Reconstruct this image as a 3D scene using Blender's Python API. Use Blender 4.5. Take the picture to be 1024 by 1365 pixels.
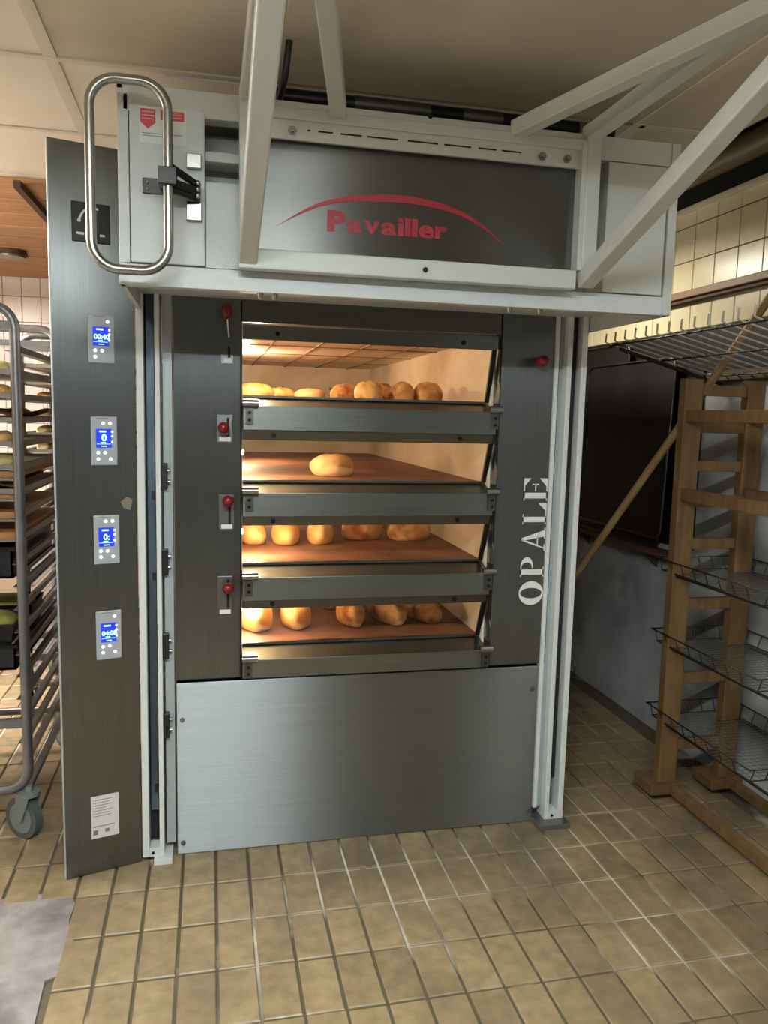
import bpy, bmesh, math, random
from mathutils import Vector, Matrix, Euler
random.seed(7)
for o in list(bpy.data.objects): bpy.data.objects.remove(o)
SC = bpy.context.scene
COL = SC.collection
PI = math.pi

# ------------------------------------------------------------------ camera
# axes: x right along the oven front, y away from the camera, z up; oven front face at y = 0, metres
CAM = Vector((-0.504, -2.596, 1.50))
FPX = 1045.0
_yaw, _pit, _rol = math.radians(12.7), math.radians(6.93), math.radians(-1.39)
_f = Vector((math.sin(_yaw)*math.cos(_pit), math.cos(_yaw)*math.cos(_pit), -math.sin(_pit)))
_r = Vector((math.cos(_yaw), -math.sin(_yaw), 0))
_d = _f.cross(_r)
_r2 = _r*math.cos(_rol) + _d*math.sin(_rol)
_d2 = -_r*math.sin(_rol) + _d*math.cos(_rol)
cd = bpy.data.cameras.new('camera'); cam = bpy.data.objects.new('camera', cd); COL.objects.link(cam)
cd.sensor_fit = 'HORIZONTAL'; cd.sensor_width = 36.0; cd.lens = FPX/1024*36.0
cd.clip_start = 0.02; cd.clip_end = 60
_u = -_d2
cam.matrix_world = Matrix(((_r2.x, _u.x, -_f.x, CAM.x), (_r2.y, _u.y, -_f.y, CAM.y), (_r2.z, _u.z, -_f.z, CAM.z), (0, 0, 0, 1)))
SC.camera = cam

# ------------------------------------------------------------------ world, lights, exposure
w = bpy.data.worlds.new('world'); SC.world = w; w.use_nodes = True
w.node_tree.nodes['Background'].inputs[0].default_value = (0.75, 0.8, 0.85, 1)
w.node_tree.nodes['Background'].inputs[1].default_value = 0.05
vs = SC.view_settings
vs.view_transform = 'Standard'; vs.look = 'None'; vs.gamma = 1.0; vs.use_curve_mapping = False
vs.exposure = 0.0
LAMPS = [   # ceiling tube lamps: place, length along x or y, watts, colour
    ((-0.66, -2.50, 2.40), 'x', 1.40, 92, (0.87, 0.97, 1.0), 'long ceiling tube lamp above the middle of the room'),
    ((-2.30, 0.90, 2.40), 'y', 1.52, 180, (1.0, 0.96, 0.90), 'ceiling tube lamp over the trolley aisle on the left'),
    ((1.50, -1.25, 2.40), 'y', 0.5, 5, (1.0, 0.95, 0.86), 'ceiling tube lamp beside the right wall'),
    ((1.00, 1.05, 2.40), 'y', 0.6, 21, (1.0, 0.93, 0.78), 'short ceiling tube lamp over the passage right of the oven'),
]
def area_light(name, loc, ax, ln, wt, col, parent=None):
    ld = bpy.data.lights.new(name, 'AREA'); ld.shape = 'RECTANGLE'
    ld.size = ln if ax == 'x' else 0.10; ld.size_y = 0.10 if ax == 'x' else ln
    ld.energy = wt; ld.color = col
    lo = bpy.data.objects.new(name, ld); COL.objects.link(lo)
    lo.location = loc
    return lo
for k, (loc, ax, ln, wt, col, lab) in enumerate(LAMPS):
    area_light('tube_light', (loc[0], loc[1], loc[2]-0.075), ax, ln, wt, col)
    if k < 2:      # light the bare tube throws up and sideways onto the ceiling
        u = area_light('tube_light', (loc[0], loc[1], loc[2]-0.075), ax, ln, wt*(.85, 1.0)[k], col); u.rotation_euler = (PI, 0, 0); u.location.z = 2.30

# ------------------------------------------------------------------ helpers
def lin(c):
    return tuple((v/12.92 if v <= 0.04045 else ((v+0.055)/1.055)**2.4) for v in [x/255 for x in c])
MATS = {}
def mat(name, col, rough=0.5, metal=0.0, col2=None, nscale=6.0, lo=0.35, hi=0.65, bump=0.0, bscale=60.0,
        stretch=(1, 1, 1), rand=0.0, emit=None, estr=0.0, spec=0.5, detail=4.0, rvar=0.0, aniso=0.0, tang=None, col3=None, n3=1.2, lo3=.5, hi3=.7):
    m = bpy.data.materials.new(name); m.use_nodes = True
    nt = m.node_tree; N = nt.nodes; L = nt.links
    b = N['Principled BSDF']
    c1 = lin(col) + (1,)
    b.inputs['Base Color'].default_value = c1
    b.inputs['Roughness'].default_value = rough
    b.inputs['Metallic'].default_value = metal
    b.inputs['Specular IOR Level'].default_value = spec
    if aniso:
        b.inputs['Anisotropic'].default_value = aniso
        if tang:
            cx = N.new('ShaderNodeCombineXYZ')
            for q in range(3): cx.inputs[q].default_value = tang[q]
            L.new(cx.outputs[0], b.inputs['Tangent'])
    if emit:
        b.inputs['Emission Color'].default_value = lin(emit) + (1,)
        b.inputs['Emission Strength'].default_value = estr
    if col2 or bump or rand or rvar or col3:
        g = N.new('ShaderNodeNewGeometry'); mp = N.new('ShaderNodeMapping')
        mp.inputs['Scale'].default_value = stretch
        L.new(g.outputs['Position'], mp.inputs['Vector'])
        out = None
        def noise(sc, det):
            n = N.new('ShaderNodeTexNoise'); n.inputs['Scale'].default_value = sc; n.inputs['Detail'].default_value = det
            L.new(mp.outputs[0], n.inputs['Vector']); return n
        def ramp(n, a, c):
            r = N.new('ShaderNodeMapRange'); r.inputs[1].default_value = a; r.inputs[2].default_value = c
            L.new(n.outputs[0], r.inputs[0]); return r
        def mix(fac, a, c):
            mx = N.new('ShaderNodeMix'); mx.data_type = 'RGBA'
            L.new(fac, mx.inputs[0])
            if isinstance(a, tuple): mx.inputs[6].default_value = a
            else: L.new(a, mx.inputs[6])
            if isinstance(c, tuple): mx.inputs[7].default_value = c
            else: L.new(c, mx.inputs[7])
            return mx.outputs[2]
        cur = c1
        if col2: cur = mix(ramp(noise(nscale, detail), lo, hi).outputs[0], cur, lin(col2)+(1,))
        if col3: cur = mix(ramp(noise(n3, 5), lo3, hi3).outputs[0], cur, lin(col3)+(1,))
        if rand:
            oi = N.new('ShaderNodeObjectInfo'); r = N.new('ShaderNodeMapRange')
            r.inputs[3].default_value = 1-rand; r.inputs[4].default_value = 1+rand*0.6
            L.new(oi.outputs['Random'], r.inputs[0])
            hs = N.new('ShaderNodeHueSaturation'); L.new(r.outputs[0], hs.inputs['Value'])
            if isinstance(cur, tuple): hs.inputs['Color'].default_value = cur
            else: L.new(cur, hs.inputs['Color'])
            cur = hs.outputs[0]
        if not isinstance(cur, tuple): L.new(cur, b.inputs['Base Color'])
        if rvar:
            r = ramp(noise(nscale*1.3, 4), 0.3, 0.7); r.inputs[3].default_value = rough-rvar; r.inputs[4].default_value = rough+rvar
            L.new(r.outputs[0], b.inputs['Roughness'])
        if bump:
            bp = N.new('ShaderNodeBump'); bp.inputs['Strength'].default_value = bump; bp.inputs['Distance'].default_value = 0.004
            L.new(noise(bscale, 3).outputs[0], bp.inputs['Height']); L.new(bp.outputs[0], b.inputs['Normal'])
    MATS[name] = m
    return m

mat('steel', (128, 133, 130), .34, 1, (122, 127, 124), 3, stretch=(1, 1, 40), aniso=.5, tang=(0, 0, 1))
mat('steel_dark', (106, 106, 101), .38, 1, (100, 100, 95), 4, stretch=(1, 1, 40))
mat('panel_steel', (122, 126, 127), .38, 1, (116, 120, 121), 2.5, stretch=(60, 60, 1), aniso=.8, tang=(1, .2, 0))
mat('base_steel', (158, 164, 166), .40, 1, (152, 158, 160), 2.5, stretch=(1, 1, 60), aniso=1.0, tang=(0, 0, 1))
mat('logo_steel', (120, 121, 119), .34, 1, (119, 120, 118), 2.5, stretch=(1, 1, 60), aniso=.9, tang=(0, 0, 1))
mat('chrome', (160, 160, 157), .27, 1)
mat('lever_steel', (122, 124, 122), .38, 1)
mat('white_paint', (196, 200, 195), .38, 0, bump=.12, bscale=260)
mat('white_sparkle', (200, 206, 206), .30, 0, bump=.35, bscale=300)
mat('rail_white', (214, 218, 216), .4, 0)
mat('rail_grey', (168, 178, 182), .35, .2)
mat('rail_dark', (40, 44, 48), .5, .3)
mat('belt_blue', (92, 108, 122), .4, .3, (60, 70, 80), 8, stretch=(1, 1, .4))
mat('black_plastic', (18, 19, 22), .4)
mat('black_metal', (24, 24, 24), .35, .5)
mat('dark_gap', (10, 10, 10), .8)
mat('red_knob', (112, 10, 20), .3)
mat('red_print', (158, 24, 44), .45)
mat('red_sticker', (196, 66, 70), .5)
mat('white_print', (228, 230, 226), .5)
mat('grey_print', (120, 122, 124), .6)
mat('paper', (212, 208, 204), .6)
mat('ctrl_plate', (172, 176, 182), .35, .1)
mat('screen_blue', (24, 44, 170), .3, emit=(30, 60, 235), estr=.8)
mat('screen_text', (190, 230, 250), .4, emit=(150, 215, 255), estr=2.2)
mat('led_white', (240, 240, 255), .4, emit=(240, 240, 255), estr=3.0)
mat('lamp_glow', (255, 220, 170), .4, emit=(255, 205, 140), estr=14)
mat('tube_glow', (255, 250, 240), .4, emit=(255, 250, 240), estr=3)
mat('chamber', (228, 216, 198), .55, .0, (216, 200, 178), 5, col3=(196, 172, 144), n3=2.2)
mat('hearth', (138, 92, 66), .6, 0, (112, 72, 52), 7, col3=(160, 116, 86), n3=3)
mat('seam', (128, 104, 82), .6, .3)
mat('floor_tile', (155, 135, 103), .45, 0, (130, 114, 84), 22, bump=.10, bscale=70, rand=.16, col3=(100, 88, 68), n3=2.4, lo3=.46, hi3=.74, rvar=.10)
mat('grout', (84, 76, 62), .8, 0, (206, 200, 186), 1.7, lo=.50, hi=.60, bump=.2)
mat('concrete', (122, 118, 117), .8, 0, (146, 142, 141), 14, bump=.3, bscale=60, col3=(94, 89, 88), n3=5)
mat('cream_tile', (226, 215, 182), .26, 0, (218, 205, 168), 4, bump=.10, bscale=26, rand=.05)
mat('pink_tile', (238, 228, 220), .25, 0, rand=.05)
mat('tile_joint', (70, 62, 44), .8)
mat('tile_joint_pale', (170, 150, 132), .8)
mat('grey_wall', (196, 199, 200), .7, 0, (168, 173, 176), 3, bump=.15, bscale=16, col3=(96, 98, 98), n3=2.0, lo3=.52, hi3=.72)
mat('plain_wall', (196, 186, 170), .7)
mat('brown_wall', (104, 100, 94), .7)
mat('ceil_tile', (230, 220, 203), .8, 0, (225, 214, 196), 3, rand=.02)
mat('ceil_brown', (212, 202, 184), .8, 0, (203, 192, 172), 2.2, col3=(190, 178, 157), n3=2.4)
mat('ceil_grid', (214, 203, 183), .6)
mat('wood_plank', (190, 140, 96), .55, 0, (168, 120, 80), 4, stretch=(1, 10, 10), rand=.12)
mat('wood_rack', (118, 92, 56), .6, 0, (98, 74, 42), 6, stretch=(6, 6, 1), rand=.08)
mat('wood_pole', (156, 126, 84), .55, 0, (138, 108, 68), 8)
mat('dark_wood', (84, 60, 40), .7)
mat('brown_rail', (142, 106, 70), .5)
mat('olive_pipe', (112, 98, 66), .5)
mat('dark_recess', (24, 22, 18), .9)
mat('wire', (150, 148, 142), .3, .9)
mat('hook_metal', (206, 204, 198), .3, .5)
mat('wire_dark', (66, 60, 54), .4, .7)
mat('black_tray', (16, 16, 16), .55, .3, (34, 33, 30), 3)
mat('galv', (138, 138, 140), .38, .75, (120, 120, 122), 8)
mat('rubber', (78, 86, 84), .6)
mat('caster_grey', (126, 134, 134), .45, .2)
mat('alu_tray', (150, 142, 132), .4, .7)
mat('kraft', (176, 128, 74), .6, 0, (150, 104, 58), 12)
mat('green_dough', (168, 160, 84), .7, 0, (140, 132, 64), 18)
mat('pale_dough', (226, 208, 150), .65, 0, (206, 180, 116), 14)
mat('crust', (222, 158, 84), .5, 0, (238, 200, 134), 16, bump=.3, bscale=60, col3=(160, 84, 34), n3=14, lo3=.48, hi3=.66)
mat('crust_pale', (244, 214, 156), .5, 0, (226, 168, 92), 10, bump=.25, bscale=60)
mat('reflect_panel_dark', (52, 48, 44), .5)
def glass_mat():
    m = bpy.data.materials.new('door_glass'); m.use_nodes = True; nt = m.node_tree; N = nt.nodes; L = nt.links
    for n in list(N): N.remove(n)
    o = N.new('ShaderNodeOutputMaterial'); mx = N.new('ShaderNodeMixShader'); t = N.new('ShaderNodeBsdfTransparent'); g = N.new('ShaderNodeBsdfGlossy')
    t.inputs[0].default_value = (.97, .95, .92, 1); g.inputs['Roughness'].default_value = .03
    mx.inputs[0].default_value = .035
    L.new(t.outputs[0], mx.inputs[1]); L.new(g.outputs[0], mx.inputs[2]); L.new(mx.outputs[0], o.inputs[0])
    MATS['door_glass'] = m
glass_mat()

ORG = {}
def link(o): COL.objects.link(o); return o
def root(name, loc=(0, 0, 0)):
    o = link(bpy.data.objects.new(name, None)); o.location = loc; o.empty_display_size = .1
    ORG[o.name] = Vector(loc); return o
def tag(o, label=None, cat=None, group=None, kind=None):
    if label: o['label'] = label
    if cat: o['category'] = cat
    if group: o['group'] = group
    if kind: o['kind'] = kind
    return o
def thing(name, loc, label, cat, group=None): return tag(root(name, loc), label, cat, group)

class MB:
    """collects simple shapes in world coordinates; build() links them as ONE mesh object"""
    def __init__(s): s.v = []; s.f = []; s.sm = []
    def add(s, vs, fs, smooth=False):
        o = len(s.v); s.v += [tuple(x) for x in vs]; s.f += [tuple(i+o for i in f) for f in fs]; s.sm += [smooth]*len(fs); return s
    def box(s, x0, x1, y0, y1, z0, z1):
        return s.add([(x0,y0,z0),(x1,y0,z0),(x1,y1,z0),(x0,y1,z0),(x0,y0,z1),(x1,y0,z1),(x1,y1,z1),(x0,y1,z1)],
                     [(0,3,2,1),(4,5,6,7),(0,1,5,4),(1,2,6,5),(2,3,7,6),(3,0,4,7)])
    def bar(s, p, q, wd, ht, up=(0, 0, 1)):
        p = Vector(p); q = Vector(q); a = (q-p).normalized(); u = Vector(up)
        if abs(a.dot(u)) > .99: u = Vector((0, 1, 0))
        r = a.cross(u).normalized()*wd/2; t = r.cross(a).normalized()*ht/2
        vs = [p-r-t, p+r-t, p+r+t, p-r+t, q-r-t, q+r-t, q+r+t, q-r+t]
        return s.add(vs, [(0,1,2,3),(7,6,5,4),(0,4,5,1),(1,5,6,2),(2,6,7,3),(3,7,4,0)])
    def cyl(s, p, q, r, n=12, r2=None, caps=True):
        p = Vector(p); q = Vector(q); a = (q-p).normalized(); r2 = r if r2 is None else r2
        u = Vector((0, 0, 1)) if abs(a.z) < .9 else Vector((1, 0, 0))
        x = a.cross(u).normalized(); y = a.cross(x)
        vs = []
        for k in range(n):
            c, d = math.cos(2*PI*k/n), math.sin(2*PI*k/n)
            vs.append(p+(x*c+y*d)*r)
        for k in range(n):
            c, d = math.cos(2*PI*k/n), math.sin(2*PI*k/n)
            vs.append(q+(x*c+y*d)*r2)
        s.add(vs, [(k, (k+1) % n, n+(k+1) % n, n+k) for k in range(n)], True)
        if caps:
            s.add(vs[:n], [tuple(range(n-1, -1, -1))]); s.add(vs[n:], [tuple(range(n))])
        return s
    def tube(s, pts, r, n=8, closed=False):
        pts = [Vector(p) for p in pts]; m = len(pts); vs = []; prev = None
        for i in range(m):
            a = pts[(i+1) % m]-pts[i-1] if closed or 0 < i < m-1 else (pts[1]-pts[0] if i == 0 else pts[-1]-pts[-2])
            a.normalize()
            if prev is None:
                u = Vector((0, 0, 1)) if abs(a.z) < .9 else Vector((1, 0, 0)); x = a.cross(u).normalized()
            else:
                x = (prev-a*prev.dot(a)).normalized()
            prev = x; y = a.cross(x)
            for k in range(n):
                vs.append(pts[i]+(x*math.cos(2*PI*k/n)+y*math.sin(2*PI*k/n))*r)
        fs = []
        for i in range(m if closed else m-1):
            j = (i+1) % m
            for k in range(n):
                fs.append((i*n+k, i*n+(k+1) % n, j*n+(k+1) % n, j*n+k))
        s.add(vs, fs, True)
        if not closed: s.add(vs[:n], [tuple(range(n-1, -1, -1))]); s.add(vs[-n:], [tuple(range(n))])
        return s
    def prism(s, poly, e):
        e = Vector(e); n = len(poly); P = [Vector(p) for p in poly]
        return s.add(P+[p+e for p in P], [tuple(range(n-1, -1, -1)), tuple(range(n, 2*n))]+[(k, (k+1) % n, n+(k+1) % n, n+k) for k in range(n)])
    def sphere(s, c, r, n=12, sz=(1, 1, 1)):
        c = Vector(c); vs = [c+Vector((0, 0, r*sz[2]))]; m = n//2
        for i in range(1, m):
            t = PI*i/m
            for k in range(n):
                ph = 2*PI*k/n; vs.append(c+Vector((math.sin(t)*math.cos(ph)*sz[0], math.sin(t)*math.sin(ph)*sz[1], math.cos(t)*sz[2]))*r)
        vs.append(c-Vector((0, 0, r*sz[2]))); fs = []
        for k in range(n): fs.append((0, 1+k, 1+(k+1) % n))
        for i in range(m-2):
            for k in range(n): fs.append((1+i*n+k, 1+(i+1)*n+k, 1+(i+1)*n+(k+1) % n, 1+i*n+(k+1) % n))
        b = len(vs)-1; o = 1+(m-2)*n
        for k in range(n): fs.append((b, o+(k+1) % n, o+k))
        return s.add(vs, fs, True)
    def build(s, name, m, parent=None, bevel=0.0, org=None, fix=True):
        me = bpy.data.meshes.new(name)
        o0 = Vector(org) if org is not None else (ORG.get(parent.name, Vector()) if parent else Vector())
        me.from_pydata([tuple(Vector(v)-o0) for v in s.v], [], s.f)
        for p, k in zip(me.polygons, s.sm): p.use_smooth = k
        if fix:
            bm = bmesh.new(); bm.from_mesh(me); bmesh.ops.recalc_face_normals(bm, faces=bm.faces); bm.to_mesh(me); bm.free()
        me.materials.append(MATS[m])
        o = link(bpy.data.objects.new(name, me))
        if parent: o.parent = parent; ORG[o.name] = ORG.get(parent.name, Vector())
        else: o.location = o0; ORG[o.name] = o0
        if bevel:
            md = o.modifiers.new('bevel', 'BEVEL'); md.width = bevel; md.segments = 2; md.limit_method = 'ANGLE'
        return o
def B(name, m, parent, x0, x1, y0, y1, z0, z1, bevel=0): return MB().box(x0, x1, y0, y1, z0, z1).build(name, m, parent, bevel)
def copy_tree(o, dloc, parent=None):
    c = o.copy(); COL.objects.link(c); c.parent = parent
    if parent is None: c.location = Vector(o.location)+Vector(dloc)
    for ch in [x for x in bpy.data.objects if x.parent == o]: copy_tree(ch, (0, 0, 0), c)
    return c
def struct(o, label=None): o['kind'] = 'structure'; o['label'] = label or o.name; return o
def rrect(cx, cz, hx, hz, r, n=6):
    """rounded rectangle outline in (a, b) coordinates"""
    P = []
    for sx, sz, a0 in ((1, 1, 0), (-1, 1, PI/2), (-1, -1, PI), (1, -1, 3*PI/2)):
        for k in range(n+1):
            a = a0+PI/2*k/n; P.append((cx+sx*(hx-r)+r*math.cos(a), cz+sz*(hz-r)+r*math.sin(a)))
    return P
def text_polys(body, size, offset=0.0, shear=0.0):
    cu = bpy.data.curves.new('t', 'FONT'); cu.body = body; cu.size = size; cu.offset = offset; cu.shear = shear
    cu.resolution_u = 4; cu.align_x = 'LEFT'
    ob = bpy.data.objects.new('t', cu); COL.objects.link(ob)
    dg = bpy.context.evaluated_depsgraph_get(); me = bpy.data.meshes.new_from_object(ob.evaluated_get(dg))
    vs = [(v.co.x, v.co.y) for v in me.vertices]; fs = [tuple(p.vertices) for p in me.polygons]
    bpy.data.objects.remove(ob); bpy.data.curves.remove(cu); bpy.data.meshes.remove(me)
    return vs, fs
def flat(mb, vs, fs, P, U, V, lift):
    """flat print: maps 2-D outline onto plane P + a U + b V, lifted by vector"""
    P = Vector(P); U = Vector(U); V = Vector(V); l = Vector(lift)
    mb.add([P+U*a+V*b+l for a, b in vs], fs); return mb
def proj(p):
    q = Vector(p)-CAM; z = q.dot(_f)
    return (512+FPX*q.dot(_r2)/z, 682.5+FPX*q.dot(_d2)/z, z)

# ------------------------------------------------------------------ room shell
XL, XR, YN, YF, ZC = -3.4, 1.64, -4.8, 3.57, 2.45
floor = struct(B('floor', 'grout', None, XL, XR, YN, YF, -.10, -.004), 'tan quarry tile floor with worn grout joints')
wr = struct(B('wall_right', 'grey_wall', None, XR, XR+.12, YN, YF, -.1, 2.9), 'right wall, grey painted blocks below cream tiles')
wf = struct(B('wall_back', 'tile_joint_pale', None, XL, XR+.12, YF, YF+.12, -.1, 2.9), 'far wall with pale pink tiles behind the trolleys')
wl = struct(B('wall_left', 'plain_wall', None, XL-.12, XL, YN, YF+.12, -.1, 2.9), 'plain left wall outside the view')
wn = struct(B('wall_front', 'brown_wall', None, XL-.12, XR+.12, YN-.12, YN, -.1, 2.9), 'plain wall behind the viewer')
dn = struct(B('reflect_panel', 'reflect_panel_dark', None, .30, 1.60, YN+.002, YN+.05, 0, 2.35), 'dark wide panel added behind the viewer to reflect in the steel')  # unseen panel, added to give the steel something dark to reflect

# floor tiles 10 x 20 cm
PX_, PY_, GX, GY = .1067, .2035, .0085, .0085
def in_patch(x, y):      # broken out corner filled with cement
    if y > -.155 or x > -.80: return False
    if x < -.93: return True
    if y < -.36 and x < -.925: return True
    return False
cells = []
i0 = int((XL+.484)/PX_)-1; i1 = int((XR+.484)/PX_)+1
for i in range(i0, i1):
    for j in range(-21, 19):
        x = -.484+PX_*(i+.5); y = -.19+PY_*(j+.5)
        if x-PX_/2 < XL+.01 or x+PX_/2 > XR-.003 or y+PY_/2 > YF or y-PY_/2 < YN: continue
        if -.60 < x < .70 and y > .12: continue
        if in_patch(x, y): continue
        u, v, z = proj((x, y, 0))
        vis = z > .2 and -20 < u < 1044 and v < 1385
        if vis and y > 0.1 and (70 < u < 770 and x > -1.0 and x < .78): vis = False
        cells.append((z if vis else 99+abs(y), x, y))
cells.sort()
def tile_mesh(name, a, b, h, mt, e=.003):
    m = MB(); m.add([(-a,-b,-.004),(a,-b,-.004),(a,b,-.004),(-a,b,-.004),(-a,-b,h-e),(a,-b,h-e),(a,b,h-e),(-a,b,h-e),(-a+e,-b+e,h),(a-e,-b+e,h),(a-e,b-e,h),(-a+e,b-e,h)],
        [(0,1,5,4),(1,2,6,5),(2,3,7,6),(3,0,4,7),(4,5,9,8),(5,6,10,9),(6,7,11,10),(7,4,8,11),(8,9,10,11)])
    me = bpy.data.meshes.new(name); me.from_pydata(m.v, [], m.f); me.materials.append(MATS[mt]); return me
tm = tile_mesh('tile', (PX_-GX)/2, (PY_-GY)/2, .0025, 'floor_tile')
rest = MB()
for k, (z, x, y) in enumerate(cells):
    if k < 300 and z < 90:
        o = link(bpy.data.objects.new('tile', tm)); o.parent = floor
        o.location = (x, y, random.uniform(-.0012, .0006)); o.rotation_euler = (random.uniform(-.004, .004), random.uniform(-.006, .006), random.uniform(-.004, .004))
    else:
        a, b = (PX_-GX)/2, (PY_-GY)/2
        rest.add([(x-a,y-b,-.004),(x+a,y-b,-.004),(x+a,y+b,-.004),(x-a,y+b,-.004),(x-a,y-b,.0022),(x+a,y-b,.0022),(x+a,y+b,.0022),(x-a,y+b,.0022)],
                 [(4,5,6,7),(0,1,5,4),(1,2,6,5),(2,3,7,6),(3,0,4,7)])
tag(rest.build('tile_field', 'floor_tile', floor), kind='stuff')
# cement patch, ragged edge
rag = [(-2.2, -.160), (-1.30, -.150), (-1.14, -.158), (-1.02, -.150), (-.93, -.162), (-.905, -.22), (-.91, -.30), (-.895, -.385), (-.86, -.42), (-.85, -.50), (-.875, -.53), (-.93, -.55), (-.925, -.70), (-.935, -.9), (-.93, -1.3), (-.93, -2.2), (-2.2, -2.2)]
MB().prism([(x, y, -.006) for x, y in rag], (0, 0, .0075)).build('cement_patch', 'concrete', floor)

# right wall tiles (15.5 cm, cream glazed), grey painted below
wtm = bpy.data.meshes.new('wall_tile')
def wall_tile_mesh(name, h, v, mt):
    me = tile_mesh(name, h/2, v/2, .006, mt, .002); return me
P15 = .155
wt = wall_tile_mesh('tile', P15-.004, P15-.004, 'cream_tile')
for zi, zc in enumerate((2.425, 2.3125, 2.1575, 2.0025)):
    for k in range(-6, 13):
        yc = .045+P15*(k+.5)
        if yc > 2.0: continue
        o = link(bpy.data.objects.new('tile', wt)); o.parent = wr
        o.matrix_local = Matrix.Translation((XR, yc, zc)) @ Euler((0, -PI/2, 0)).to_matrix().to_4x4()
        if zi == 0: o.scale = (.43, 1, 1)
B('joint_bed', 'tile_joint', wr, XR-.0012, XR+.01, -.95, 2.06, 1.923, 2.46)
B('dark_board', 'black_tray', wr, XR-.012, XR, -.40, .52, 1.735, 1.921)  # near-black boards laid over the wall below the tiles
B('dark_board', 'black_tray', wr, XR-.012, XR, .52, 1.78, .93, 1.921)
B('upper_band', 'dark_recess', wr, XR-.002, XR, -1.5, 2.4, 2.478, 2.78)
# far wall tiles
ft = wall_tile_mesh('tile', .122, .176, 'pink_tile')
for i in range(9):
    for k in range(9):
        o = link(bpy.data.objects.new('tile', ft)); o.parent = wf
        o.matrix_local = Matrix.Translation((-2.62+.126*i, YF, .94+.180*k)) @ Euler((PI/2, 0, 0)).to_matrix().to_4x4()
B('wall_end_strip', 'paper', wf, -1.535, -1.50, YF-.05, YF, 0, 2.4)
# ceiling: grid tiles
ceil = struct(B('ceiling', 'ceil_grid', None, XL-.12, 1.19, YN-.12, YF+.12, ZC+.004, ZC+.08), 'suspended ceiling of beige panels in a metal grid')
def ctile(x0, x1, y0, y1, mt, dz=0):
    B('ceiling_panel', mt, ceil, x0+.012, x1-.012, y0+.012, y1-.012, ZC-.004+dz, ZC+.004+dz)
rows = [-1.39, -.79, -.19, .41, 1.01]
for j in range(len(rows)-1):
    for x0, x1 in ((-2.707, -2.111), (-2.111, -1.515), (-1.515, -.919)):
        ctile(x0, x1, rows[j], rows[j+1], 'ceil_tile')
    ctile(-.919, -.33, rows[j], rows[j+1], 'ceil_tile' if rows[j] > -.5 else 'ceil_brown')
    if j in (0, 2): ctile(-.33, .846, rows[j], rows[j+2], 'ceil_brown')
    ctile(.846, 1.19, rows[j], rows[j+1], 'ceil_brown')
g = MB()
for x in (-2.111, -1.515, -.919, .846): g.box(x-.018, x+.018, -1.39, 1.01, ZC-.008, ZC+.006)
for y in rows: g.box(-2.7, -.33, y-.013, y+.013, ZC-.009, ZC+.006)
g.box(.846, 1.19, -.202, -.178, ZC-.008, ZC)
g.build('grid_bar', 'ceil_grid', ceil)
B('edge_flashing', 'paper', ceil, -.62, -.40, -.176, -.170, ZC-.014, ZC)
# wood plank soffit behind
for k in range(9):
    B('plank', 'wood_plank', ceil, XL, -1.0, 1.030+.283*k, 1.030+.283*k+.258, ZC-.030, ZC-.002, .004)
B('plank_backing', 'dark_gap', ceil, XL, -1.0, 1.024, YF, ZC-.003, ZC+.006)
MB().bar((-1.262, .98, ZC-.046), (-1.250, 1.75, ZC-.046), .028, .03).build('conduit', 'dark_wood', ceil)
# recess above the right wall
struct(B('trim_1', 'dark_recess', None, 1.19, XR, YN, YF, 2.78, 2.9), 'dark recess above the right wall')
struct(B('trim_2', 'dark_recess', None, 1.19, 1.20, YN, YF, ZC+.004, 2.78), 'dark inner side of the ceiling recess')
t3 = struct(MB().box(XR-.022, XR, -1.2, 2.3, 2.452, 2.476).build('trim_3', 'cream_tile', None), 'pale cornice strip above the cream wall tiles')
p = thing('service_pipe', (1.56, .5, 2.56), 'wide olive pipe along the top of the right wall', 'pipe', 'pipes above the right wall')
MB().cyl((1.56, -1.5, 2.585), (1.56, 2.3, 2.585), .055, 16).build('pipe', 'olive_pipe', p)
for y in (.9, -.9): B('clip', 'dark_wood', p, 1.50, 1.636, y, y+.02, 2.52, 2.66)
p = thing('service_pipe', (1.46, .5, 2.66), 'thinner dark olive pipe above the wide one on the right wall', 'pipe', 'pipes above the right wall')
MB().cyl((1.50, -1.5, 2.70), (1.50, 2.3, 2.70), .03, 12).build('pipe', 'olive_pipe', p)
for y in (.9, -.9): B('hanger', 'dark_wood', p, 1.49, 1.51, y, y+.02, 2.72, 2.785)
wrail = thing('wall_rail', (1.62, .5, 2.07), 'brown wooden bumper rail fixed across the cream wall tiles', 'rail')
MB().box(1.585, XR-.006, -1.2, 2.0, 2.062, 2.094).build('rail_board', 'brown_rail', wrail, .004)
MB().box(1.60, XR-.006, -1.2, 2.0, 2.048, 2.062).build('rail_lip', 'dark_wood', wrail)

# ceiling tube fixtures
for loc, ax, ln, wt_, col, lab in LAMPS:
    x, y, z = loc; hx, hy = (ln/2+.03, .032) if ax == 'x' else (.032, ln/2+.03)
    t = thing('tube_lamp', (x, y, ZC), lab, 'lamp', 'ceiling tube lamps')
    B('housing', 'rail_white', t, x-.03, x+.03, y-.03, y+.03, z-.03, ZC)
    B('tube', 'tube_glow', t, x-hx+.02, x+hx-.02, y-.012 if ax == 'x' else y-hy+.02, y+.012 if ax == 'x' else y+hy-.02, 2.328, 2.352)

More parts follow.
